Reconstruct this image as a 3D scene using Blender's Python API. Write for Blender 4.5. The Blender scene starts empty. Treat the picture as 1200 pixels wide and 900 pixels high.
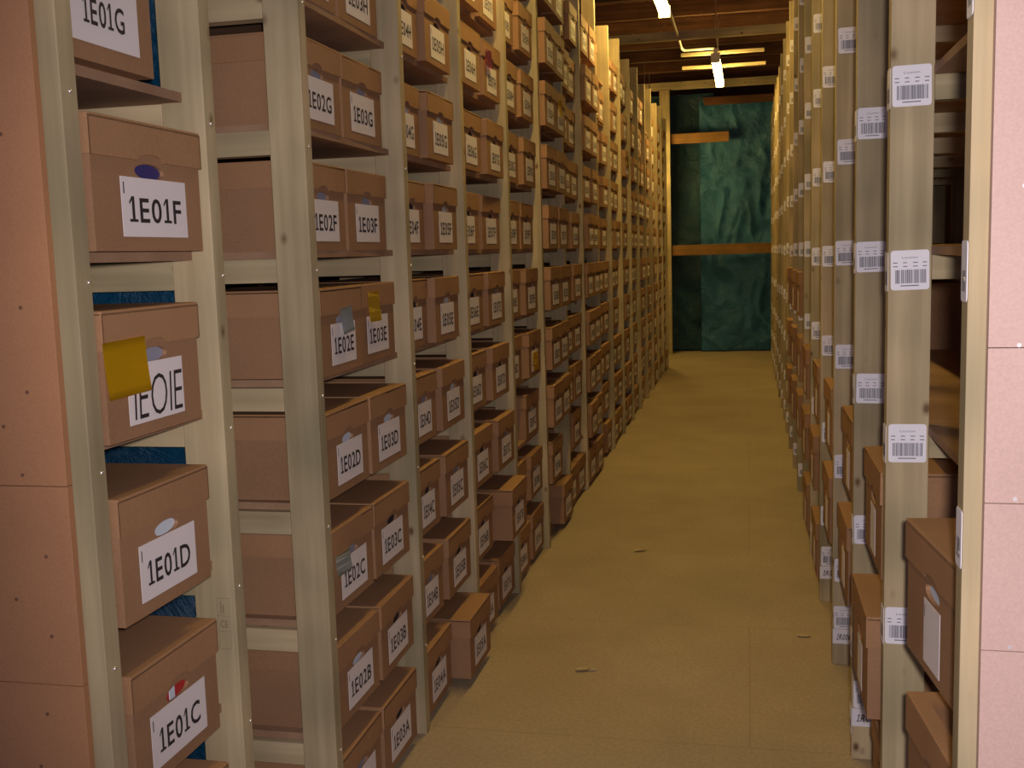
import bpy, bmesh, math, random
from mathutils import Vector, Matrix
random.seed(7)
SC = bpy.context.scene
C = SC.collection

# ------------------------------------------------------------------ camera
F_PX, VP, ROLL, EYE = 1250.0, (877.0, 290.0), 0.03, 1.72
fw = Vector((VP[0]-600, VP[1]-450, F_PX)).normalized()          # aisle direction seen from the camera
dz = -(fw[0]*ROLL + fw[1]) / fw[2]
dn = Vector((ROLL, 1.0, dz)).normalized()
rt = dn.cross(fw)
cam = bpy.data.cameras.new('camera')
co = bpy.data.objects.new('camera', cam); C.objects.link(co)
cam.sensor_fit = 'HORIZONTAL'; cam.sensor_width = 36.0; cam.lens = 36.0*F_PX/1200.0
cam.clip_start = 0.02
# world axes (X right, Y along aisle, Z up) of the camera's own axes
ax = Vector((rt[0], fw[0], -dn[0])); ay = -Vector((rt[1], fw[1], -dn[1])); az = -Vector((rt[2], fw[2], -dn[2]))
M = Matrix((ax, ay, az)).transposed().to_4x4(); M.translation = Vector((0, 0, EYE))
co.matrix_world = M
SC.camera = co
SC.view_settings.view_transform = 'Standard'; SC.view_settings.look = 'None'
SC.view_settings.gamma = 1.0; SC.view_settings.use_curve_mapping = False
SC.view_settings.exposure = 0.0

# ------------------------------------------------------------------ world and flash
w = bpy.data.worlds.new('world'); SC.world = w; w.use_nodes = True
w.node_tree.nodes['Background'].inputs[0].default_value = (0.47, 0.47, 0.76, 1)
w.node_tree.nodes['Background'].inputs[1].default_value = 0.40
FLASH_W, TUBE_E = 178.0, 68.0
TUBE_COL = (1.0, 0.68, 0.18)
fl = bpy.data.lights.new('camera_flash', 'SPOT'); fl.energy = FLASH_W; fl.color = (1.0, 0.90, 0.88)
fl.spot_size = math.radians(112); fl.spot_blend = 0.65; fl.shadow_soft_size = 0.03
fo = bpy.data.objects.new('camera_flash', fl); C.objects.link(fo)
fo.location = (0.05, -0.02, EYE+0.05)
_q = Vector((0.12, 1.0, -0.08)).to_track_quat('-Z', 'Y'); fo.rotation_euler = _q.to_euler()

# ------------------------------------------------------------------ materials
def mat(name):
    m = bpy.data.materials.new(name); m.use_nodes = True
    return m, m.node_tree.nodes, m.node_tree.links, m.node_tree.nodes['Principled BSDF']
def plain(name, col, rough=0.7, metal=0.0, spec=0.3):
    m, n, l, b = mat(name)
    b.inputs['Base Color'].default_value = (*col, 1); b.inputs['Roughness'].default_value = rough
    b.inputs['Metallic'].default_value = metal; b.inputs['Specular IOR Level'].default_value = spec
    return m
def emit(name, col, s):
    m, n, l, b = mat(name)
    b.inputs['Base Color'].default_value = (0.9, 0.9, 0.9, 1)
    b.inputs['Emission Color'].default_value = (*col, 1); b.inputs['Emission Strength'].default_value = s
    return m
def coords(n, l, scale, rnd=True):
    tc = n.new('ShaderNodeTexCoord'); mp = n.new('ShaderNodeMapping')
    mp.inputs['Scale'].default_value = scale
    if rnd:
        oi = n.new('ShaderNodeObjectInfo'); mu = n.new('ShaderNodeVectorMath'); mu.operation = 'SCALE'
        cb = n.new('ShaderNodeCombineXYZ')
        for i in range(3): l.new(oi.outputs['Random'], cb.inputs[i])
        mu.inputs['Scale'].default_value = 37.0
        l.new(cb.outputs[0], mu.inputs[0])
        ad = n.new('ShaderNodeVectorMath'); ad.operation = 'ADD'
        l.new(tc.outputs['Object'], ad.inputs[0]); l.new(mu.outputs[0], ad.inputs[1])
        l.new(ad.outputs[0], mp.inputs['Vector'])
    else:
        l.new(tc.outputs['Object'], mp.inputs['Vector'])
    return mp
def noise(n, l, mp, scale, detail=3, rough=0.5):
    t = n.new('ShaderNodeTexNoise'); t.inputs['Scale'].default_value = scale
    t.inputs['Detail'].default_value = detail; t.inputs['Roughness'].default_value = rough
    l.new(mp.outputs[0], t.inputs['Vector']); return t
def ramp(n, l, src, stops):
    r = n.new('ShaderNodeValToRGB'); e = r.color_ramp.elements
    while len(e) < len(stops): e.new(0.5)
    for k, (p, c) in enumerate(stops): e[k].position = p; e[k].color = (*c, 1)
    l.new(src, r.inputs[0]); return r
def mixc(n, l, fac, a, b, mode='MIX'):
    m = n.new('ShaderNodeMix'); m.data_type = 'RGBA'; m.blend_type = mode
    if isinstance(fac, (int, float)): m.inputs[0].default_value = fac
    else: l.new(fac, m.inputs[0])
    for s, v in ((6, a), (7, b)):
        if isinstance(v, tuple): m.inputs[s].default_value = (*v, 1)
        else: l.new(v, m.inputs[s])
    return m.outputs[2]
def bump(n, l, b, src, strength=0.2, dist=0.002):
    bp = n.new('ShaderNodeBump'); bp.inputs['Strength'].default_value = strength; bp.inputs['Distance'].default_value = dist
    l.new(src, bp.inputs['Height']); l.new(bp.outputs[0], b.inputs['Normal'])

def wood(name, axis, c1, c2, knot=(0.16, 0.09, 0.045), rough=0.7):
    m, n, l, b = mat(name)
    g = [26, 26, 26]; g[axis] = 1.1
    mp = coords(n, l, tuple(g))
    t = noise(n, l, mp, 1.0, 5, 0.55)
    base = ramp(n, l, t.outputs[0], [(0.30, c2), (0.55, tuple((a+b_)/2 for a, b_ in zip(c1, c2))), (0.72, c1)])
    mp2 = coords(n, l, (1, 1, 1)); big = noise(n, l, mp2, 2.5, 2)
    br = ramp(n, l, big.outputs[0], [(0.3, (0.62, 0.65, 0.60)), (0.7, (1.10, 1.06, 1.0))])
    col = mixc(n, l, 1.0, base.outputs[0], br.outputs[0], 'MULTIPLY')
    gk = [10, 10, 10]; gk[axis] = 6.5
    mp3 = coords(n, l, tuple(gk))
    v = n.new('ShaderNodeTexVoronoi'); v.inputs['Scale'].default_value = 1.0; l.new(mp3.outputs[0], v.inputs['Vector'])
    kr = ramp(n, l, v.outputs['Distance'], [(0.05, (1, 1, 1)), (0.09, (0.45, 0.45, 0.45)), (0.15, (0, 0, 0))])
    col = mixc(n, l, kr.outputs[0], col, knot)
    l.new(col, b.inputs['Base Color']); b.inputs['Roughness'].default_value = rough
    b.inputs['Specular IOR Level'].default_value = 0.25
    bump(n, l, b, t.outputs[0], 0.25, 0.0015)
    return m
PALE, PALE2 = (0.58, 0.475, 0.315), (0.40, 0.32, 0.20)
WOOD = [wood('timber_x', 0, PALE, PALE2), wood('timber_y', 1, PALE, PALE2), wood('timber_z', 2, PALE, PALE2)]
ORANGE_WOOD = wood('orange_timber', 0, (0.32, 0.17, 0.06), (0.22, 0.11, 0.035))
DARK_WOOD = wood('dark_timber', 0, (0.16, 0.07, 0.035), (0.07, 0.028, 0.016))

def mottled(name, c1, c2, scale=6, fine=90, rough=0.8, spec=0.2, rnd=True, speck=None, bmp=0.15):
    m, n, l, b = mat(name)
    mp = coords(n, l, (1, 1, 1), rnd)
    a = noise(n, l, mp, scale, 4); f = noise(n, l, mp, fine, 2)
    r = ramp(n, l, a.outputs[0], [(0.3, c2), (0.7, c1)])
    fr = ramp(n, l, f.outputs[0], [(0.35, (0.95, 0.95, 0.95)), (0.65, (1.04, 1.04, 1.04))])
    col = mixc(n, l, 1.0, r.outputs[0], fr.outputs[0], 'MULTIPLY')
    if speck:
        v = n.new('ShaderNodeTexVoronoi'); v.inputs['Scale'].default_value = speck[1]; l.new(mp.outputs[0], v.inputs['Vector'])
        sr = ramp(n, l, v.outputs['Distance'], [(0.10, (1, 1, 1)), (0.16, (0, 0, 0))])
        col = mixc(n, l, sr.outputs[0], col, speck[0])
    l.new(col, b.inputs['Base Color']); b.inputs['Roughness'].default_value = rough
    b.inputs['Specular IOR Level'].default_value = spec
    bump(n, l, b, f.outputs[0], bmp, 0.001)
    return m
CARD = mottled('cardboard', (0.34, 0.190, 0.105), (0.28, 0.155, 0.085), 3, 160, 0.75)
CARD2 = mottled('lid_cardboard', (0.38, 0.21, 0.11), (0.32, 0.175, 0.092), 3, 160, 0.72)
BOARD = mottled('chipboard_shelf', (0.38, 0.235, 0.15), (0.28, 0.165, 0.10), 8, 240, 0.8)
HARDBOARD = mottled('hardboard_panel', (0.47, 0.23, 0.11), (0.38, 0.185, 0.09), 2.2, 220, 0.6, 0.35)
HARDBOARD2 = mottled('pale_hardboard_panel', (0.55, 0.375, 0.33), (0.49, 0.33, 0.285), 2.2, 220, 0.6, 0.35)
PAPER = plain('white_paper', (0.74, 0.68, 0.70), 0.6)
STICK = plain('barcode_paper', (0.82, 0.80, 0.88), 0.45)
INK = plain('black_ink', (0.03, 0.022, 0.028), 0.6)
BARINK = plain('grey_print', (0.16, 0.16, 0.20), 0.6)
YEL = plain('yellow_sticky_paper', (0.98, 0.62, 0.01), 0.6)
YEL2 = plain('dull_yellow_paper', (0.92, 0.68, 0.05), 0.6)
BLUEP = plain('pale_blue_paper', (0.72, 0.82, 0.90), 0.6)
PINKP = plain('pink_paper', (0.80, 0.30, 0.32), 0.6)
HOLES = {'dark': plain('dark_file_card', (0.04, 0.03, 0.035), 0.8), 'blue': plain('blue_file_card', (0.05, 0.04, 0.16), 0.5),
         'white': plain('white_file_paper', (0.62, 0.68, 0.78), 0.5), 'red': plain('red_file_card', (0.45, 0.03, 0.03), 0.5),
         'grey': plain('grey_file_card', (0.28, 0.28, 0.36), 0.6)}
METAL = plain('screw_metal', (0.75, 0.72, 0.66), 0.3, 0.8)
STAMP = plain('faded_stamp_ink', (0.17, 0.14, 0.08), 0.8)
FIXT = plain('white_enamel', (0.75, 0.70, 0.60), 0.4)
CONDUIT = plain('white_conduit_plastic', (0.72, 0.68, 0.55), 0.4)
TUBE = emit('lit_tube', TUBE_COL, TUBE_E)
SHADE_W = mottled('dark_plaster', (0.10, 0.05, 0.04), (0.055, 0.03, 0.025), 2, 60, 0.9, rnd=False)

def floor_mat():
    m, n, l, b = mat('floor_chipboard')
    mp = coords(n, l, (1, 1, 1), False)
    a = noise(n, l, mp, 1.6, 5, 0.6); f = noise(n, l, mp, 70, 3)
    r = ramp(n, l, a.outputs[0], [(0.3, (0.35, 0.275, 0.18)), (0.7, (0.43, 0.34, 0.225))])
    fr = ramp(n, l, f.outputs[0], [(0.35, (0.9, 0.9, 0.9)), (0.65, (1.07, 1.07, 1.07))])
    col = mixc(n, l, 1.0, r.outputs[0], fr.outputs[0], 'MULTIPLY')
    br = n.new('ShaderNodeTexBrick'); l.new(mp.outputs[0], br.inputs['Vector'])
    br.inputs['Scale'].default_value = 1.0; br.inputs['Mortar Size'].default_value = 0.004
    br.inputs['Brick Width'].default_value = 2.4; br.inputs['Row Height'].default_value = 1.2
    br.inputs['Color1'].default_value = (1, 1, 1, 1); br.inputs['Color2'].default_value = (0.97, 0.97, 0.97, 1)
    br.inputs['Mortar'].default_value = (0.86, 0.85, 0.83, 1)
    col = mixc(n, l, 1.0, col, br.outputs['Color'], 'MULTIPLY')
    l.new(col, b.inputs['Base Color']); b.inputs['Roughness'].default_value = 0.55; b.inputs['Specular IOR Level'].default_value = 0.25
    return m
FLOOR = floor_mat()
def sheet_mat(name, c1, c2, rough=0.28):
    m, n, l, b = mat(name)
    mp = coords(n, l, (1, 1, 1), False); a = noise(n, l, mp, 1.5, 4)
    r = ramp(n, l, a.outputs[0], [(0.35, c2), (0.65, c1)])
    l.new(r.outputs[0], b.inputs['Base Color']); b.inputs['Roughness'].default_value = rough
    b.inputs['Specular IOR Level'].default_value = 0.6
    w2 = noise(n, l, mp, 4, 7, 0.7); w2.inputs['Distortion'].default_value = 1.5; bump(n, l, b, w2.outputs[0], 0.9, 0.05)
    return m
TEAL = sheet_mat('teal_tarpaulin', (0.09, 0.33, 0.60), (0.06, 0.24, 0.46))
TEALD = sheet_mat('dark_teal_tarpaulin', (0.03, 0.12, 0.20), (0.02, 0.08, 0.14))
BLUE = sheet_mat('blue_polythene', (0.012, 0.13, 0.28), (0.008, 0.085, 0.19), 0.35)
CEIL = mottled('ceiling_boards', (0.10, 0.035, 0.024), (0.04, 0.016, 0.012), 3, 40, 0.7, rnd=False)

# ------------------------------------------------------------------ helpers
def box_bm(bm, x0, x1, y0, y1, z0, z1, mi=0, bev=0.0):
    vs = [bm.verts.new((x, y, z)) for x in (x0, x1) for y in (y0, y1) for z in (z0, z1)]
    fs = [bm.faces.new([vs[i] for i in q]) for q in ((0,1,3,2),(4,6,7,5),(0,4,5,1),(2,3,7,6),(0,2,6,4),(1,5,7,3))]
    for f in fs: f.material_index = mi
    if bev:
        es = {e for f in fs for e in f.edges}
        bmesh.ops.bevel(bm, geom=list(es), offset=bev, segments=2, affect='EDGES', profile=0.6)
    return vs
def mesh(name, bm, mats):
    bmesh.ops.recalc_face_normals(bm, faces=bm.faces)
    me = bpy.data.meshes.new(name); bm.to_mesh(me); bm.free()
    for m in (mats if isinstance(mats, (list, tuple)) else [mats]): me.materials.append(m)
    return me
def link(name, me, parent=None, loc=(0, 0, 0), rot=(0, 0, 0)):
    o = bpy.data.objects.new(name, me); C.objects.link(o); o.location = loc; o.rotation_euler = rot
    if parent: o.parent = parent
    return o
def tag(o, label, cat, group=None):
    o['label'] = label; o['category'] = cat
    if group: o['group'] = group
    return o
def thing(name, label, cat, loc=(0, 0, 0), rz=0.0, group=None):
    o = bpy.data.objects.new(name, None); C.objects.link(o); o.location = loc; o.rotation_euler = (0, 0, rz)
    o.empty_display_size = 0.1
    return tag(o, label, cat, group)
def struct(name, bm, m):
    o = link(name, mesh(name, bm, m)); o['kind'] = 'structure'; return o
def box_mesh(name, dims, m, bev=0.0):
    bm = bmesh.new(); box_bm(bm, *dims, bev=bev); return mesh(name, bm, m)
def tube(bm, pts, r, seg=10, mi=0):
    rings = []
    for i, p in enumerate(pts):
        p = Vector(p); a = Vector(pts[max(i-1, 0)]); b = Vector(pts[min(i+1, len(pts)-1)])
        d = (b-a).normalized(); u = d.orthogonal().normalized() if i == 0 else (u - d*u.dot(d)).normalized(); v = d.cross(u)
        rings.append([bm.verts.new(p + (u*math.cos(t)+v*math.sin(t))*r) for t in (2*math.pi*k/seg for k in range(seg))])
    for a, b in zip(rings, rings[1:]):
        for k in range(seg):
            f = bm.faces.new((a[k], a[(k+1) % seg], b[(k+1) % seg], b[k])); f.material_index = mi; f.smooth = True
    bm.faces.new(rings[0]); bm.faces.new(rings[-1])

# glyphs: flat polygon lettering, laid out by hand in the x-y plane
_gl = {}
def glyph(ch, bold=0.012):
    k = (ch, bold)
    if ch == '1' and k not in _gl:                                        # a one with flag and foot
        t = 0.045+bold
        _gl[k] = ([(0.18-t, 0.08), (0.18+t, 0.08), (0.18+t, 0.73), (0.18-t, 0.73), (0.0, 0), (0.36, 0), (0.36, 0.08), (0.0, 0.08), (0.0, 0.56), (0.02, 0.49), (0.18-t, 0.62)],
                  [(0, 1, 2, 3), (4, 5, 6, 7), (8, 9, 10, 3)])
    if k not in _gl:
        cu = bpy.data.curves.new('g', 'FONT'); cu.body = ch; cu.size = 1.0; cu.offset = bold; cu.resolution_u = 3
        cu.fill_mode = 'FRONT'
        o = bpy.data.objects.new('g', cu); C.objects.link(o)
        dg = bpy.context.evaluated_depsgraph_get(); me = bpy.data.meshes.new_from_object(o.evaluated_get(dg))
        vs = [(v.co.x, v.co.y) for v in me.vertices]; ps = [tuple(p.vertices) for p in me.polygons]
        C.objects.unlink(o); bpy.data.objects.remove(o); bpy.data.curves.remove(cu); bpy.data.meshes.remove(me)
        _gl[k] = (vs, ps)
    return _gl[k]
def text(bm, s, cx, cz, height, width, put, mi=1, bold=0.012, italic=0.0, gap=0.10):
    """letters centred on (cx, cz); put(u, v) gives the 3-D point"""
    x = 0.0; parts = []
    for ch in s:
        if ch == ' ': x += 0.3; continue
        vs, ps = glyph(ch, bold)
        lo = min(v[0] for v in vs); hi = max(v[0] for v in vs)
        parts.append((vs, ps, x-lo)); x += hi-lo+gap
    tw = x-gap; sx = width/tw; sz = height/0.73
    for vs, ps, off in parts:
        vv = [bm.verts.new(put(cx + ((v[0]+off)-tw/2)*sx + italic*v[1]*sz, cz + (v[1]-0.365)*sz)) for v in vs]
        for p in ps:
            try: f = bm.faces.new([vv[i] for i in p]); f.material_index = mi
            except ValueError: pass

# ------------------------------------------------------------------ archive boxes
# local frame: front face at x = 0 looking along +x, width along y (centre 0), base at z = 0
BW, BD, BH, LH = 0.345, 0.42, 0.246, 0.074
HOLE_Z = BH-LH-0.020
def body_mesh(W=BW, D=BD, H=BH, lid=LH):
    bm = bmesh.new(); h2 = W/2-0.004; top = H-0.006
    hz = H-lid-0.020; a, c = 0.046, 0.015
    angs = sorted([math.atan2(zc-hz, yc) for yc, zc in ((-h2, 0), (h2, 0), (h2, top), (-h2, top))] + [2*math.pi*k/20-math.pi for k in range(20)])
    out, inn, dep = [], [], []
    for t in angs:
        cy, cz = math.cos(t), math.sin(t)
        s = min((h2/abs(cy)) if abs(cy) > 1e-6 else 9, ((top-hz)/cz) if cz > 1e-6 else 9, (hz/-cz) if cz < -1e-6 else 9)
        out.append(bm.verts.new((0, cy*s, hz+cz*s))); inn.append(bm.verts.new((0, a*cy, hz+c*cz))); dep.append(bm.verts.new((-0.008, a*cy, hz+c*cz)))
    nn = len(angs)
    for k in range(nn):
        j = (k+1) % nn
        bm.faces.new((out[k], out[j], inn[j], inn[k])); bm.faces.new((inn[k], inn[j], dep[j], dep[k]))
    # other walls
    b = [bm.verts.new((x, y, z)) for x in (-D, 0) for y in (-h2, h2) for z in (0, top)]
    for q in ((0,1,3,2), (0,4,5,1), (2,3,7,6), (0,2,6,4), (1,5,7,3)): bm.faces.new([b[i] for i in q])
    bmesh.ops.remove_doubles(bm, verts=bm.verts, dist=1e-5)
    return mesh('body', bm, CARD)
def lid_mesh(W=BW, D=BD, H=BH, lid=LH):
    bm = bmesh.new(); h = W/2+0.001
    box_bm(bm, -D-0.004, 0.005, -h, h, H-0.012, H, bev=0.0035)
    t = 0.0035; z0, z1 = H-lid, H-0.005
    # skirt: front with a half-moon notch over the hand hole
    ys = [-h, -0.042] + [-0.042+0.084*k/8 for k in range(1, 8)] + [0.042, h]
    def low(y): return z0 + (0.013*math.sqrt(max(0, 1-(y/0.042)**2)) if abs(y) < 0.042 else 0)
    for y0, y1 in zip(ys, ys[1:]):
        v = [bm.verts.new(p) for p in ((0.005, y0, low(y0)), (0.005, y1, low(y1)), (0.005, y1, z1), (0.005, y0, z1),
                                       (0.0015, y0, low(y0)), (0.0015, y1, low(y1)), (0.0015, y1, z1), (0.0015, y0, z1))]
        for q in ((0,1,2,3), (4,7,6,5), (0,4,5,1)): bm.faces.new([v[i] for i in q])
    for s in (-1, 1):
        box_bm(bm, -D-0.004, 0.005, min(s*h, s*(h-t)), max(s*h, s*(h-t)), z0, z1)
    box_bm(bm, -D-0.004, -D-0.0005, -h, h, z0, z1)
    return mesh('lid', bm, CARD2)
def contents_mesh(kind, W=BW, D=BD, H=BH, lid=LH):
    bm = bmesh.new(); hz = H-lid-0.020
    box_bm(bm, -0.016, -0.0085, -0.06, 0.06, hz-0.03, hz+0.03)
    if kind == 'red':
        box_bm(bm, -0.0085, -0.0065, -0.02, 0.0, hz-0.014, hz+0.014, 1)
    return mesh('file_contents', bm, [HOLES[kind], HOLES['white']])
def label_mesh(txt, w=0.215, h=0.112, zc=0.086, hand=False, yc=0.0, bold=0.014):
    bm = bmesh.new(); x = 0.0012
    v = [bm.verts.new((xx, y, z)) for xx in (0.0003, x) for y, z in ((yc-w/2, zc-h/2), (yc+w/2, zc-h/2), (yc+w/2, zc+h/2), (yc-w/2, zc+h/2))]
    for q in ((4,5,6,7), (0,3,2,1), (0,1,5,4), (1,2,6,5), (2,3,7,6), (3,0,4,7)): bm.faces.new([v[i] for i in q])
    put = lambda u, vv: (x+0.0006, u, vv)
    if hand:
        text(bm, txt, yc+0.004, zc-0.006, 0.088, 0.175, put, bold=-0.012, italic=0.06, gap=0.12)
    else:
        if txt: text(bm, txt, yc, zc-0.004, 0.048, min(0.165, w*0.82), put, bold=bold)
        # the little printed mark down the edge of each sheet
        q = [bm.verts.new(put(yc-w/2+a, zc+h/2-b)) for a, b in ((0.006, 0.01), (0.009, 0.01), (0.009, 0.032), (0.006, 0.032))]
        bm.faces.new(q).material_index = 1
    return mesh('label', bm, [PAPER, INK])
def note_mesh(w, h, m, curl=0.006):
    bm = bmesh.new(); n = 6; rows = []
    for k in range(n+1):
        t = k/n; rows.append([bm.verts.new((0.002+curl*t*t, y, -h*t)) for y in (-w/2, w/2)])
    for a, b in zip(rows, rows[1:]): bm.faces.new((a[0], a[1], b[1], b[0])).smooth = True
    r = bmesh.ops.solidify(bm, geom=bm.faces[:], thickness=0.0008)
    return mesh('sticky_note', bm, m)

BODY, LID = body_mesh(), lid_mesh()
CONT = {k: contents_mesh(k) for k in HOLES}
N_BOX = [0]
proto_parts = None
def archive_box(loc, rz, code, label, group, hole='dark', hand=False, note=None, tilt=0.0, lw=0.215, lh=0.112, lzc=0.086, has_label=True, big=None, lyc=0.0):
    """one archive box: copies of the first box's parts with its own label sheet"""
    global proto_parts
    N_BOX[0] += 1
    root = thing('archive_box', label, 'box', loc, rz, group); root.rotation_euler[1] = tilt
    if proto_parts is None:
        b = link('body', BODY, root); l = link('lid', LID, root); c = link('file_contents', CONT[hole], root)
        proto_parts = (b, l, c)
    else:
        for p in proto_parts:
            q = p.copy(); C.objects.link(q); q.parent = root
            if p is proto_parts[2]: q.data = CONT[hole]
    if has_label:
        link('label', label_mesh(code, lw, lh, lzc, hand, lyc, bold=0.014), root)
    if big: root.scale = big
    if note:
        mt, ny, nz, nw, nh, nr, lab = note
        s = link('sticky_note', note_mesh(nw, nh, mt), root, (0.006, ny, nz), (nr, 0, -0.05)); s['label'] = lab
    return root

# ------------------------------------------------------------------ the room
bm = bmesh.new(); box_bm(bm, -2.4, 3.4, -3, 18.6, -0.12, 0); struct('floor', bm, FLOOR)
bm = bmesh.new(); box_bm(bm, -2.4, 3.4, -0.5, 18.6, 4.62, 4.74)
for k in range(38):                                                        # board joints seen from below
    box_bm(bm, -2.35+k*0.15, -2.35+k*0.15+0.137, -0.5, 18.5, 4.605, 4.62)
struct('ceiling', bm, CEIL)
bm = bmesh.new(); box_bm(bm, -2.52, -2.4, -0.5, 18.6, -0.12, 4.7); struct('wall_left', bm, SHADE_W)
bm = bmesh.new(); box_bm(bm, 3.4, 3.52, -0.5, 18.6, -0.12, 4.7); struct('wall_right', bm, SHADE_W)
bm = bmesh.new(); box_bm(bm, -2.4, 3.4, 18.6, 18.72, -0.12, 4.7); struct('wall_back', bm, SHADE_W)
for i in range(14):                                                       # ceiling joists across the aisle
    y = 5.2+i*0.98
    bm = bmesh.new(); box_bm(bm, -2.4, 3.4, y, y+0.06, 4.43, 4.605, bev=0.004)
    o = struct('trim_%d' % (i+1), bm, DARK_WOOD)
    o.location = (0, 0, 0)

# ------------------------------------------------------------------ shelving racks
LX, RX = -1.145, 0.333
PT = 0.047
LZ = [0.035 + 0.3437*k for k in range(10)]
LZ[1], LZ[2], LZ[3], LZ[4], LZ[5], LZ[6] = 0.372, 0.708, 1.048, 1.395, 1.748, 2.088
LPOST = [2.742, 3.575, 4.357, 5.206, 6.047, 6.83, 7.621] + [8.42+0.81*k for k in range(10)]     # far faces
def post_mesh(h, w=0.1, t=PT):
    return box_mesh('post', (0, w, -t, 0, 0, h), WOOD[2], bev=0.002)
def screws(parent, pts, normal):
    for p in pts:
        bm = bmesh.new()
        bmesh.ops.create_uvsphere(bm, u_segments=8, v_segments=5, radius=0.0042)
        for v in bm.verts: v.co = Vector(v.co) * 1.0
        for f in bm.faces: f.smooth = True
        link('screw', mesh('screw', bm, METAL), parent, p)
def board_T(y0, y1, xf, xb, xp, th=0.02):
    """shelf board: tongue between the front posts, wider behind them; xf front, xp back face of front posts, xb back"""
    pts = [(xf, y0+0.002), (xf, y1-PT-0.002), (xp, y1-PT-0.002), (xp, y1-PT/2-0.001), (xb, y1-PT/2-0.001), (xb, y0-PT/2+0.001), (xp, y0-PT/2+0.001), (xp, y0+0.002)]
    bm = bmesh.new(); lo = [bm.verts.new((x, y, -th)) for x, y in pts]; hi = [bm.verts.new((x, y, 0)) for x, y in pts]
    bm.faces.new(lo); bm.faces.new(hi)
    for k in range(8): bm.faces.new((lo[k], lo[(k+1) % 8], hi[(k+1) % 8], hi[k]))
    return bm
def rack(name, label, posts, levels, xf, side, depth, heights, root_y, rail_h=0.065, limit=9, tongue=True):
    """side = -1: rack reaches to -x from its front at xf; +1: to +x"""
    root = thing(name, label, 'shelving', (xf, root_y, 0))
    out = []
    xb = side*depth
    rest_r = bmesh.new(); rest_b = bmesh.new(); many = False
    for i, y in enumerate(posts):
        yy = y-root_y
        for k, x in enumerate((0, xb-side*0.1)):
            lo = min(x, x+side*0.1)
            p = link('post', post_mesh(heights[i] if k == 0 else 3.6), root, (lo, yy, 0))
            if k == 0: out.append(p)
        for z in levels:
            zz = max(z-0.02-rail_h, 0.0); a, b = sorted((side*0.1, xb-side*0.1))
            d = (a+0.0005, b-0.0005, yy-PT, yy, zz, z-0.0205)
            if d[5]-d[4] < 0.01: continue
            if i < limit:
                link('crossrail', box_mesh('crossrail', (d[0], d[1], -PT, 0, 0, d[5]-d[4]), WOOD[0], bev=0.0015), root, (0, yy, zz))
            else: box_bm(rest_r, *d); many = True
        if i+1 < len(posts):
            for z in levels:
                b = board_T(yy, posts[i+1]-root_y, side*(0.050 if tongue else 0.098), xb, side*0.102)
                if i < limit: link('shelf_board', mesh('shelf_board', b, BOARD), root, (0, 0, z))
                else:
                    for v in b.verts: v.co.z += z
                    me = mesh('tmp', b, BOARD); rest_b.from_mesh(me); bpy.data.meshes.remove(me)
    if many:
        o = link('crossrail', mesh('crossrail', rest_r, WOOD[0]), root); o['kind'] = 'stuff'
        o = link('shelf_board', mesh('shelf_board', rest_b, BOARD), root); o['kind'] = 'stuff'
    return root, out

# near rack on the left: one narrow bay closed by an end panel
NEAR = [1.707, 2.206]
nr, nposts = rack('timber_shelving_rack', 'narrow pale timber rack nearest on the left, with brown end panel', NEAR, LZ, LX, -1, 0.56, [3.6, 3.6], 1.66)
# main left rack
hts = [3.62 + 0.06*math.sin(3.1*i) for i in range(len(LPOST))]
lr, lposts = rack('timber_shelving_rack', 'long pale timber rack packed with brown boxes down the left of the aisle', LPOST, LZ, LX, -1, 0.56, hts, 2.7, limit=10)
# right rack
RZ = [0.06, 0.475, 0.857, 1.27, 1.71, 2.135, 2.55, 2.96, 3.38]
RPOST = [1.825, 2.80, 3.62, 4.46, 5.27, 6.09, 6.88] + [7.70+0.81*k for k in range(12)]
rr, rposts = rack('timber_shelving_rack', 'long pale timber rack with barcode labels on its posts, right of the aisle', RPOST, RZ, RX, 1, 0.95, [3.7]*len(RPOST), 1.75, limit=11, rail_h=0.06, tongue=False)
# rack glimpsed behind the right one
r2, _p = rack('timber_shelving_rack', 'dim empty rack glimpsed through the gaps behind the right-hand rack', [2.2+0.95*k for k in range(9)], [0.4, 1.0, 1.45, 1.75, 2.1, 2.45, 2.9, 3.3], 2.05, 1, 0.6, [3.6]*9, 2.15)

def panel(parent, x0, x1, y, t, z1, seams, m, name, label, edge, nails):
    """panel face looks along -y; seams are shallow grooves, real gaps between the sheets"""
    bm = bmesh.new(); zs = [0.0]+sorted(seams)+[z1]
    for a, b in zip(zs, zs[1:]): box_bm(bm, x0, x1, y, y+t, a+0.0006, b-0.0006, bev=0.0008)
    o = link(name, mesh(name, bm, m), parent); o['label'] = label
    for x, z in nails:
        b2 = bmesh.new(); bmesh.ops.create_cone(b2, cap_ends=True, segments=10, radius1=0.0035, radius2=0.0026, depth=0.0016)
        for v in b2.verts: v.co = Vector((v.co.x, v.co.z, v.co.y))
        link('nail_head', mesh('nail_head', b2, edge), o, (x, y-0.0008, z))
DULLM = plain('dull_nail', (0.25, 0.13, 0.08), 0.5, 0.4); BRIGHTM = plain('bright_nail', (0.8, 0.75, 0.75), 0.35, 0.5)
lrng = random.Random(3)
panel(nr, -1.15, -0.004, -0.064, 0.016, 3.55, [0.12, 0.985, 1.345, 2.56], HARDBOARD, 'end_panel', 'reddish brown hardboard end panel', DULLM,
      [(-0.055-lrng.random()*0.04, 0.35+k*0.145) for k in range(20)] + [(-0.10-lrng.random()*0.03, 0.52+k*0.31) for k in range(6)])
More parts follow.
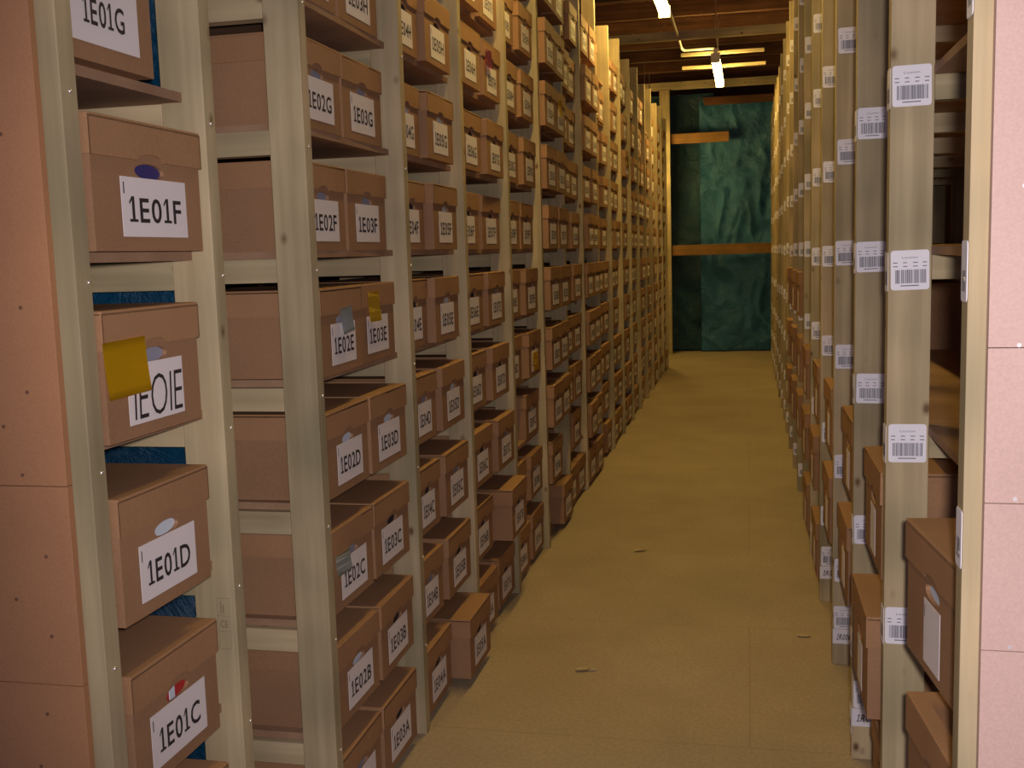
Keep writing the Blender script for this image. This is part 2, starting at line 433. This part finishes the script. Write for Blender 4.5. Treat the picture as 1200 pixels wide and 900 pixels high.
panel(rr, 0.028, 1.25, 0.010, 0.017, 3.55, [0.30, 0.81, 1.07, 1.31, 1.555, 2.35], HARDBOARD2, 'end_panel', 'pale pinkish brown end panel', BRIGHTM,
      [(0.072, 1.556+0.003), (0.074, 1.80), (0.072, 1.318), (0.070, 1.078), (0.072, 0.87), (0.075, 2.06), (0.07, 2.3)])

# screws on the aisle faces and corners of the nearest posts
for p, lv in ((nposts[0], LZ), (nposts[1], LZ), (lposts[0], LZ), (lposts[1], LZ)):
    screws(p, [(0.1005, -0.016+0.006*((k*7) % 3-1), z-0.055+0.01*((k*5) % 3-1)) for k, z in enumerate(lv) if 0.2 < z < 2.6], 1)
screws(rposts[0], [(-0.0005, -0.030, z-0.05) for z in RZ[1:7]], -1)
# grading stamp on the second post
bm = bmesh.new(); put = lambda u, v: (u, -PT-0.0006, v)
def rect(a, b, c, d, mi=0): bm.faces.new([bm.verts.new(put(*q)) for q in ((a, c), (b, c), (b, d), (a, d))]).material_index = mi
for q in ((0, 0.030, 0, 0.0008), (0, 0.030, 0.12, 0.1208), (0, 0.0008, 0, 0.12), (0.0292, 0.030, 0, 0.12), (0, 0.03, 0.042, 0.0428), (0, 0.03, 0.078, 0.0788),
          (0.008, 0.010, 0.085, 0.112), (0.014, 0.016, 0.085, 0.105)): rect(*q)
text(bm, 'CE', 0.015, 0.06, 0.017, 0.021, put, mi=0, bold=0)
o = link('grading_stamp', mesh('grading_stamp', bm, STAMP), nposts[1], (0.055, 0, 0.84)); o['label'] = 'faint rectangular CE stamp on the wood'

# ------------------------------------------------------------------ barcode labels on the right-hand posts
def barcode_bm(bm, put, seed, w=0.089, h=0.096, full=True):
    r = random.Random(seed)
    def rc(a, b, c, d, mi): bm.faces.new([bm.verts.new(put(*q)) for q in ((a, c), (b, c), (b, d), (a, d))]).material_index = mi
    R = 0.007; pts = []                                                   # rounded sheet
    for cx, cz, t0 in ((w/2-R, h-R, 0), (-w/2+R, h-R, 90), (-w/2+R, R, 180), (w/2-R, R, 270)):
        for k in range(4):
            t = math.radians(t0+30*k); pts.append((cx+R*math.cos(t), cz+R*math.sin(t)))
    a = [bm.verts.new(put(u, v, 0)) for u, v in pts]; b = [bm.verts.new(put(u, v, 0.0012)) for u, v in pts]
    bm.faces.new(b)
    for k in range(len(pts)): j = (k+1) % len(pts); bm.faces.new((a[k], a[j], b[j], b[k]))
    pi = lambda u, v: put(u, v, 0.0017)
    x = -w/2+0.010
    put2 = put
    def rc(a, b, c, d, mi): bm.faces.new([bm.verts.new(pi(*q)) for q in ((a, c), (b, c), (b, d), (a, d))]).material_index = mi
    while x < w/2-0.009:
        t = r.choice((0.0008, 0.0012, 0.002, 0.0026)); rc(x, x+t, 0.016, 0.049, 1); x += t+r.choice((0.0007, 0.001, 0.0018))
    if full:
        text(bm, 'Location', 0.0, h-0.017, 0.006, 0.036, pi, bold=0.0)
        for u in (-0.034, -0.011, 0.012, 0.034):
            for v in (h-0.031, h-0.040): rc(u-0.005, u+0.004+r.random()*0.002, v, v+0.0022, 1)
        rc(-0.022, 0.020, 0.009, 0.0115, 1)
ZTOP = {1: [2.139, 1.702, 1.275, 0.806], 2: [2.142, 1.727, 1.306, 0.84, 0.452, 0.186], 3: [2.547, 2.126, 1.735, 1.325, 0.88, 0.449, 0.16],
        4: [2.533, 2.104, 1.716, 1.297, 0.882, 0.475, 0.184], 5: [2.932, 2.546, 2.131, 1.708, 1.306, 0.893, 0.535, 0.225]}
WHEN = {2: '1R006', 3: '1R006A', 4: '1R005'}
# low labels are stuck with a handwritten slip under them
nlab = 0; restbm = bmesh.new()
for i, p in enumerate(rposts):
    if i == 0: continue
    tops = ZTOP.get(i) or [z+0.02+0.02*random.uniform(-1, 1) for z in RZ[1:]]+[0.20]
    for z in tops:
        ux = 0.05 + random.uniform(-0.003, 0.003); slip = i in WHEN and z < 0.3
        zz = z - 0.096 + (0.09 if slip else 0)
        if nlab < 96:
            bm = bmesh.new()
            barcode_bm(bm, lambda u, v, d=0: (u, -d, v), 100*i+int(z*10), full=(i < 6))
            link('barcode_label', mesh('barcode_label', bm, [STICK, BARINK]), p, (ux, -PT-0.0004, zz), (0, random.uniform(-0.02, 0.02), 0)); nlab += 1
        else:
            yy = RPOST[i]-1.75
            barcode_bm(restbm, lambda u, v, d=0, yy=yy, zz=zz, ux=ux: (u+ux, yy-PT-0.0004-d, v+zz), 100*i+int(z*10), full=False)
        if slip:
            bm = bmesh.new(); box_bm(bm, -0.049, 0.049, -0.0012, 0, 0, 0.062, bev=0.0005)
            text(bm, WHEN[i], 0.0, 0.030, 0.026, 0.070, lambda u, v: (u, -0.0018, v), bold=0.01, italic=0.2)
            o = link('handwritten_slip', mesh('handwritten_slip', bm, [STICK, INK]), p, (ux, -PT-0.0004, zz-0.064)); o['label'] = 'white slip with a handwritten code'
    if i < 3:                                                             # labels on the aisle face, seen edge-on
        for z in tops:
            bm = bmesh.new(); barcode_bm(bm, lambda u, v, d=0: (-d, -u, v), 7*i, w=0.055, full=False)
            link('barcode_label', mesh('barcode_label', bm, [STICK, BARINK]), p, (-0.0004, -0.024, z-0.10))
for z in (2.15, 1.715, 1.285, 0.80):
    bm = bmesh.new(); barcode_bm(bm, lambda u, v, d=0: (-d, -u, v), 5, w=0.045, full=False)
    link('barcode_label', mesh('barcode_label', bm, [STICK, BARINK]), rposts[0], (-0.0004, -0.0235, z-0.09))
o = link('barcode_label', mesh('barcode_label', restbm, [STICK, BARINK]), rr); o['kind'] = 'stuff'

# ------------------------------------------------------------------ boxes on the near rack (1E01)
NB = 'boxes in the narrow nearest bay on the left'
Y1 = 1.955
def near_box(k, code, xf, y, label, **kw):
    return archive_box((xf, y, LZ[k]), 0.0, code, label, NB, **kw)
near_box(5, '1E01F', -1.140, 1.914, 'brown archive box labelled 1E01F, near rack at eye level, purple in hand hole', hole='blue', lw=0.205, lzc=0.083, lyc=0.012, big=(1, 1.145, 1))
near_box(6, '1E01G', -1.155, 1.848, 'brown archive box labelled 1E01G, cut by the top of the picture', hole='dark', lw=0.285, lh=0.125, lzc=0.095, lyc=-0.035, big=(1, 0.79, 1))
near_box(4, 'IEOIE', -1.140, 1.886, 'archive box with handwritten code, orange-yellow note across its front, nearest bay', hole='grey', hand=True, lw=0.20, lh=0.115, lzc=0.082,
         note=(YEL, -0.112, 0.190, 0.130, 0.105, 0.03, 'bright orange-yellow paper note'))
near_box(3, '1E01D', -1.138, 1.884, 'brown archive box labelled 1E01D with white paper in its hand hole', hole='white', lw=0.215, lzc=0.083, big=(1, 0.97, 1))
near_box(2, '1E01C', -1.138, 1.882, 'brown archive box labelled 1E01C with red showing in its hand hole', hole='red', lw=0.22, lzc=0.083, big=(1, 0.96, 1))
near_box(1, '1E01B', -1.140, 1.89, 'brown archive box under 1E01C at the bottom edge of the picture', hole='dark')
near_box(0, '1E01A', -1.142, 1.89, 'brown archive box lowest in the nearest bay, on the floor board', hole='dark')

# ------------------------------------------------------------------ boxes on the long left rack
LET = 'ABCDEFGHIJ'
ORD = ['', 'first', 'second', 'third', 'fourth', 'fifth', 'sixth', 'seventh', 'eighth', 'ninth', 'tenth', 'eleventh', 'twelfth', 'thirteenth', 'fourteenth', 'fifteenth', 'sixteenth']
def shelf_words(k):
    return ['on the lowest shelf', 'on the second shelf up', 'on the third shelf up', 'on the fourth shelf up', 'on the fifth shelf up', 'at eye level', 'on the shelf above eye level',
            'on the second shelf above eye level', 'on the third shelf above eye level', 'on the top shelf'][k]
REC = {0: 0.004, 1: 0.0, 2: -0.004, 3: 0.006, 4: -0.022, 5: -0.042, 6: -0.044, 7: -0.04}
OVR = {  # (bay, side, level): (offset of the front, yaw, hole, extra)
    (0, 0, 4): dict(dx=-0.010, rz=0.03, note=(BLUEP, 0.02, 0.188, 0.085, 0.075, 0.1, 'pale blue paper slip'), hole='grey'),
    (0, 1, 4): dict(dx=-0.03, note=(YEL2, -0.05, 0.222, 0.095, 0.095, 0.0, 'yellow sticky note')),
    (0, 0, 6): dict(hole='grey'), (0, 1, 6): dict(hole='grey'), (0, 0, 5): dict(hole='grey'), (0, 1, 5): dict(hole='grey'),
    (0, 0, 3): dict(hole='white'), (0, 1, 3): dict(hole='white'),
    (0, 0, 2): dict(note=(BLUEP, -0.09, 0.17, 0.10, 0.06, 0.0, 'pale blue paper slip')),
    (1, 1, 0): dict(dx=0.055), (2, 1, 1): dict(dx=0.05), (2, 0, 0): dict(dx=-0.01), (2, 1, 2): dict(dx=0.0),
    (2, 1, 7): dict(note=(PINKP, -0.08, 0.21, 0.10, 0.08, 0.0, 'pink sticky note')),
    (4, 1, 7): dict(note=(YEL2, -0.05, 0.20, 0.10, 0.10, 0.0, 'yellow sticky note')),
    (3, 1, 3): dict(note=(YEL2, -0.02, 0.13, 0.11, 0.10, 0.0, 'yellow sticky note')),
    (9, 1, 7): dict(note=(YEL2, -0.02, 0.20, 0.13, 0.11, 0.0, 'yellow sticky note')),
}
SKIP = {(4, 0, 0), (7, 1, 9), (10, 0, 9), (12, 1, 9), (3, 0, 2), (4, 1, 1), (5, 0, 1)}
rng = random.Random(11)
YFIX = {(0, 0): 2.919, (0, 1): 3.283}
LIMIT_LEFT = 246
cand = []
for b in range(len(LPOST)-1):
    y0, y1 = LPOST[b], LPOST[b+1]-PT
    for s in (0, 1):
        for k in range(10):
            if (b, s, k) in SKIP: continue
            if LZ[k] > 1.72+0.25*(y1)+0.02: continue                    # above the picture
            cand.append((b, s, k, y0, y1))
cand.sort(key=lambda c: c[0])
stuff = bmesh.new()
for n, (b, s, k, y0, y1) in enumerate(cand):
    room = y1-y0; half = BW/2+0.004
    slack = max(0.0, room-2*BW-0.012)
    yc = y0+half+0.002+rng.random()*slack*0.3 if s == 0 else y1-half-0.002-rng.random()*slack*0.3
    if b == 0: dx = REC[min(k, 7)] + rng.uniform(-0.003, 0.003)
    elif b == 1:
        base = -0.042 if k >= 4 else -0.012
        dx = base + (0.028 if s and k >= 4 else 0) + rng.uniform(-0.004, 0.004)
    elif b == 4: dx = rng.uniform(0.015, 0.035)
    elif b == 6: dx = rng.uniform(0.0, 0.03)
    else: dx = rng.uniform(-0.045, -0.012)
    ov = OVR.get((b, s, k), {})
    dx = ov.get('dx', dx); rz = ov.get('rz', rng.uniform(-0.012, 0.012))
    big = None
    if b == 0:
        yc = YFIX[(0, s)] + (0.0 if k >= 4 else 0.004*s)
        if k < 4: dx = -0.012 + 0.004*(k % 2)
        elif k == 4: dx = ov.get('dx', -0.03)
        else: dx = -0.048
    if b == 1 and k > 0:
        if s == 0: big = (1, 0.84, 1); yc = y0+0.15; dx = min(dx, -0.035 if k >= 4 else -0.02)
        else: yc = 4.062 if k >= 4 else 4.10
    num = 2+2*b+s; code = '1E%02d%s' % (num, LET[k])
    if n < LIMIT_LEFT:
        if b <= 1: lab = 'brown archive box labelled %s, %s, left rack' % (code, shelf_words(k).replace('on the ', ''))
        else: lab = '%s archive box %s, %s bay of the left rack' % ('nearer' if s == 0 else 'farther', shelf_words(k), ORD[b+1])
        if 'note' in ov and b > 1: lab = '%s archive box, %s, %s bay, left rack' % ('near' if s == 0 else 'far', shelf_words(k).replace('on the ', ''), ORD[b+1])
        if 'note' in ov: lab = lab.replace('archive box', 'archive box with %s' % ov['note'][6], 1)
        archive_box((LX+dx, yc, LZ[k]), rz, code, lab, 'archive boxes on the long left rack', hole=ov.get('hole', rng.choice(['dark', 'dark', 'dark', 'grey', 'white'])),
                    note=ov.get('note'), big=big, lyc=0.012 if (b == 0 and s == 0) else 0.0, lw=0.19 if b else 0.205, lh=0.118, lzc=0.085)
    else:
        for me, mi in ((BODY, 0), (LID, 1)):
            t = me.copy(); t.transform(Matrix.Translation((LX+dx, yc, LZ[k])))
            base = len(stuff.faces); stuff.from_mesh(t); stuff.faces.ensure_lookup_table()
            for f in stuff.faces[base:]: f.material_index = mi
            bpy.data.meshes.remove(t)
        base = len(stuff.faces); box_bm(stuff, LX+dx, LX+dx+0.0015, yc-0.095, yc+0.095, LZ[k]+0.028, LZ[k]+0.142, mi=2)
o = link('archive_boxes', mesh('archive_boxes', stuff, [CARD, CARD2, PAPER])); o['kind'] = 'stuff'
tag(o, 'farthest brown archive boxes filling the far end of the long left rack', 'boxes')

# ------------------------------------------------------------------ boxes on the right rack (fronts look towards the aisle, -x)
RG = 'archive boxes on the right rack'
def rbox(bay, xf, yc, k, label, rz=0.0, hole='dark', big=(1.08, 1.12, 1.14), has_label=True):
    # base box faces +x; the right-hand ones face -x
    archive_box((xf, yc, RZ[k]), math.pi+rz, '', label, RG, hole=hole, big=big, has_label=has_label, lw=0.10, lh=0.115, lzc=0.075)
rbox(0, 0.352, 2.160, 2, 'brown box with pale label just left of the pale right end panel', rz=0.105, hole='white')
rbox(0, 0.354, 2.15, 1, 'brown box lower right corner, under the box beside the end panel', rz=0.09)
rbox(0, 0.356, 2.15, 0, 'brown box on the lowest shelf of the nearest right bay', rz=0.08)
rbox(1, 0.333, 3.01, 2, 'brown box on third shelf up behind the nearest labelled post on the right', rz=0.0)
rbox(1, 0.302, 3.01, 1, 'brown box jutting out beside the nearest labelled post, pale side showing')
rbox(1, 0.362, 3.02, 0, 'brown box on the lowest shelf under the jutting box on the right')
SW = ['on the lowest shelf', 'on the second shelf up', 'on the third shelf up', 'on the fourth shelf up', 'on the fifth shelf up']
for bay, k, y, xf in ((2, 2, 3.83, 0.338), (2, 1, 3.93, 0.333), (2, 0, 3.85, 0.375), (3, 2, 4.69, 0.333), (3, 1, 4.74, 0.33), (3, 0, 4.68, 0.37), (3, 3, 4.95, 0.42),
                      (4, 0, 5.6, 0.33), (4, 1, 5.75, 0.325), (4, 2, 5.5, 0.33), (5, 1, 6.5, 0.32), (5, 2, 6.4, 0.32), (5, 0, 6.5, 0.33), (6, 1, 7.3, 0.32), (6, 2, 7.2, 0.32), (6, 3, 7.3, 0.32),
                      (7, 1, 8.1, 0.315), (7, 2, 8.1, 0.315), (7, 3, 8.0, 0.315), (8, 2, 8.9, 0.31), (8, 3, 8.9, 0.31), (8, 1, 8.9, 0.31)):
    rbox(bay, xf, y, k, 'brown archive box %s, %s bay of the right-hand rack' % (SW[k], ORD[bay+1]), has_label=True)
# loose file standing between the lower boxes

# ------------------------------------------------------------------ sheets
def sheet(name, p0, du, dv, nu, nv, amp, m, seed, normal):
    """wrinkled cloth spanned by du, dv from p0; real displaced folds"""
    from mathutils import noise as N
    bm = bmesh.new(); g = []
    for i in range(nu+1):
        row = []
        for j in range(nv+1):
            u, v = i/nu, j/nv; p = Vector(p0)+Vector(du)*u+Vector(dv)*v
            a = u*Vector(du).length; b = v*Vector(dv).length; wob = N.noise(Vector((a*1.3, b*1.3, seed)))
            d = N.noise(Vector((a*1.6+seed, b*0.9, seed)))*0.7 + (1-abs(N.noise(Vector((a*2.1+b*1.5+wob, b*1.1-a*2.4, seed*2))))*3)*0.35 + N.noise(Vector((a*9, b*7, seed)))*0.16
            row.append(bm.verts.new(p+Vector(normal)*amp*d))
        g.append(row)
    for i in range(nu):
        for j in range(nv): bm.faces.new((g[i][j], g[i+1][j], g[i+1][j+1], g[i][j+1])).smooth = True
    bmesh.ops.solidify(bm, geom=bm.faces[:], thickness=0.002)
    return link(name, mesh(name, bm, m))
o = sheet('tarpaulin', (-0.78, 18.2, 0.01), (1.25, 0, 0), (0, 0, 4.12), 70, 150, 0.11, TEAL, 3.0, (0, -1, 0))
tag(o, 'crinkled teal plastic tarpaulin hanging across the far end of the aisle', 'tarpaulin')
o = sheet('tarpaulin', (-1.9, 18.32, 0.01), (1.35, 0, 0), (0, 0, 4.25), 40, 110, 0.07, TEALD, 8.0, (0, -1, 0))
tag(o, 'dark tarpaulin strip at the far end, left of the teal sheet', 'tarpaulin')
o = sheet('polythene_sheet', (-1.72, 2.24, 0.01), (0.50, 0, 0), (0, 0, 3.5), 30, 120, 0.02, BLUE, 5.0, (0, -1, 0))
tag(o, 'blue plastic sheet hanging behind the boxes of the nearest left-hand bay', 'sheet')

# ------------------------------------------------------------------ far end timbers
def timber(name, dims, m, label, cat='timber'):
    x0, x1, y0, y1, z0, z1 = dims
    bm = bmesh.new(); box_bm(bm, 0, x1-x0, -(y1-y0)/2, (y1-y0)/2, 0, z1-z0, bev=0.004)
    return tag(link(name, mesh(name, bm, m), None, (x0, (y0+y1)/2, z0)), label, cat)
timber('timber_rail', (-1.40, 0.50, 17.90, 17.96, 1.62, 1.79), ORANGE_WOOD, 'orange-brown timber rail crossing the whole tarpaulin at mid height')
timber('timber_rail', (-1.30, -0.30, 17.90, 17.96, 3.43, 3.59), ORANGE_WOOD, 'short timber rail across the upper left of the tarpaulin')
timber('timber_rail', (-0.70, 0.50, 17.896, 17.96, 4.02, 4.14), DARK_WOOD, 'dim timber batten along the top of the tarpaulin')
timber('timber_post', (-1.40, -1.235, 17.80, 17.90, 0.0, 4.28), WOOD[2], 'yellow-lit timber post left of the tarpaulin', 'post')
timber('timber_post', (0.415, 0.52, 17.80, 17.90, 0.0, 4.28), WOOD[2], 'yellow-lit timber post right of the tarpaulin', 'post')
timber('header_beam', (-1.75, 0.62, 17.79, 17.91, 4.285, 4.40), WOOD[0], 'pale header beam over the far end of the aisle', 'beam')
timber('tie_beam', (-1.7, 0.9, 11.62, 11.70, 3.90, 3.985), WOOD[0], 'timber beam crossing above the aisle before the farther lamp', 'beam')

# ------------------------------------------------------------------ lamps
def batten(x, y0, y1, z, label):
    L = y1-y0
    t = thing('fluorescent_lamp', label, 'lamp', (x, y0, z))
    bm = bmesh.new(); box_bm(bm, -0.024, 0.024, 0.0, L, 0.035, 0.085, bev=0.004); link('housing', mesh('housing', bm, FIXT), t)
    bm = bmesh.new(); tube(bm, [(0, 0.03, -0.015), (0, L*0.5, -0.015), (0, L-0.03, -0.015)], 0.048, 18); link('diffuser', mesh('diffuser', bm, TUBE), t)
    for yy in (0.0, L-0.035):
        bm = bmesh.new(); box_bm(bm, -0.05, 0.05, yy, yy+0.03, -0.064, 0.036, bev=0.004); link('end_cap', mesh('end_cap', bm, FIXT), t)
    for yy in (0.25*L, 0.75*L):
        bm = bmesh.new(); tube(bm, [(0, yy, 0.085), (0.012, yy, 0.2), (-0.01, yy, 0.35), (0, yy, 4.605-z)], 0.006, 8); link('hanger', mesh('hanger', bm, METAL), t)
    return t
batten(-0.345, 12.2, 14.1, 3.80, 'lit fluorescent tube lamp farther down the aisle, seen end-on')
batten(-1.50, 16.0, 17.6, 3.25, 'lit tube lamp tucked behind the far end of the left rack')
batten(-0.71, 8.0, 9.75, 3.80, 'lit fluorescent tube lamp cut by the top edge of the picture')
batten(-0.80, 3.7, 5.4, 3.80, 'nearer lit tube lamp just above the picture over the left rack')
for nm, y, x0, x1, z, lb in (('lamp_batten', 12.55, -0.74, 0.18, 3.885, 'nearer of the two pale battens over the farther lamp'), ('lamp_batten', 13.45, -0.78, 0.21, 3.885, 'farther of the two pale battens over the farther lamp')):
    timber(nm, (x0, x1, y, y+0.05, z, z+0.035), WOOD[0], lb, 'batten')
bm = bmesh.new(); tube(bm, [(-0.70, 6.5, 3.93), (-0.70, 9.0, 3.93), (-0.72, 12.40, 3.94), (-0.70, 12.49, 3.94), (-0.65, 12.50, 3.94), (-0.36, 12.50, 3.94)], 0.014, 10)
tag(link('conduit', mesh('conduit', bm, CONDUIT)), 'thin pale conduit running under the ceiling to the farther lamp', 'pipe')

# ------------------------------------------------------------------ litter on the floor
def scrap(x, y, s, rz, label, m, strip=False):
    bm = bmesh.new(); n = 7; ring = []
    r = random.Random(int(x*100)+5)
    for k in range(n):
        t = 2*math.pi*k/n; q = s*(0.7+0.5*r.random()); ring.append(bm.verts.new((q*math.cos(t)*1.5, q*math.sin(t)*0.7, 0.004+0.006*r.random())))
    bm.faces.new(ring)
    bmesh.ops.solidify(bm, geom=bm.faces[:], thickness=0.0015)
    if strip: box_bm(bm, s*1.0, s*2.2, -0.006, 0.006, 0.002, 0.006, mi=0)
    return tag(link('paper_scrap', mesh('paper_scrap', bm, m), None, (x, y, 0.001), (0, 0, rz)), label, 'litter')
SCRAP = plain('scrap_paper', (0.50, 0.40, 0.26), 0.7)
scrap(-0.68, 4.20, 0.028, 0.1, 'pale paper scrap on the floor, nearest in the aisle', SCRAP, True)
scrap(-0.615, 6.0, 0.03, 0.3, 'small pale scrap on the floor, midway along the aisle', SCRAP)
scrap(0.235, 4.72, 0.025, 0.0, 'faint scrap on the floor close to the right-hand posts', SCRAP)
print('boxes', N_BOX[0], 'left candidates', len(cand), 'post labels', nlab)
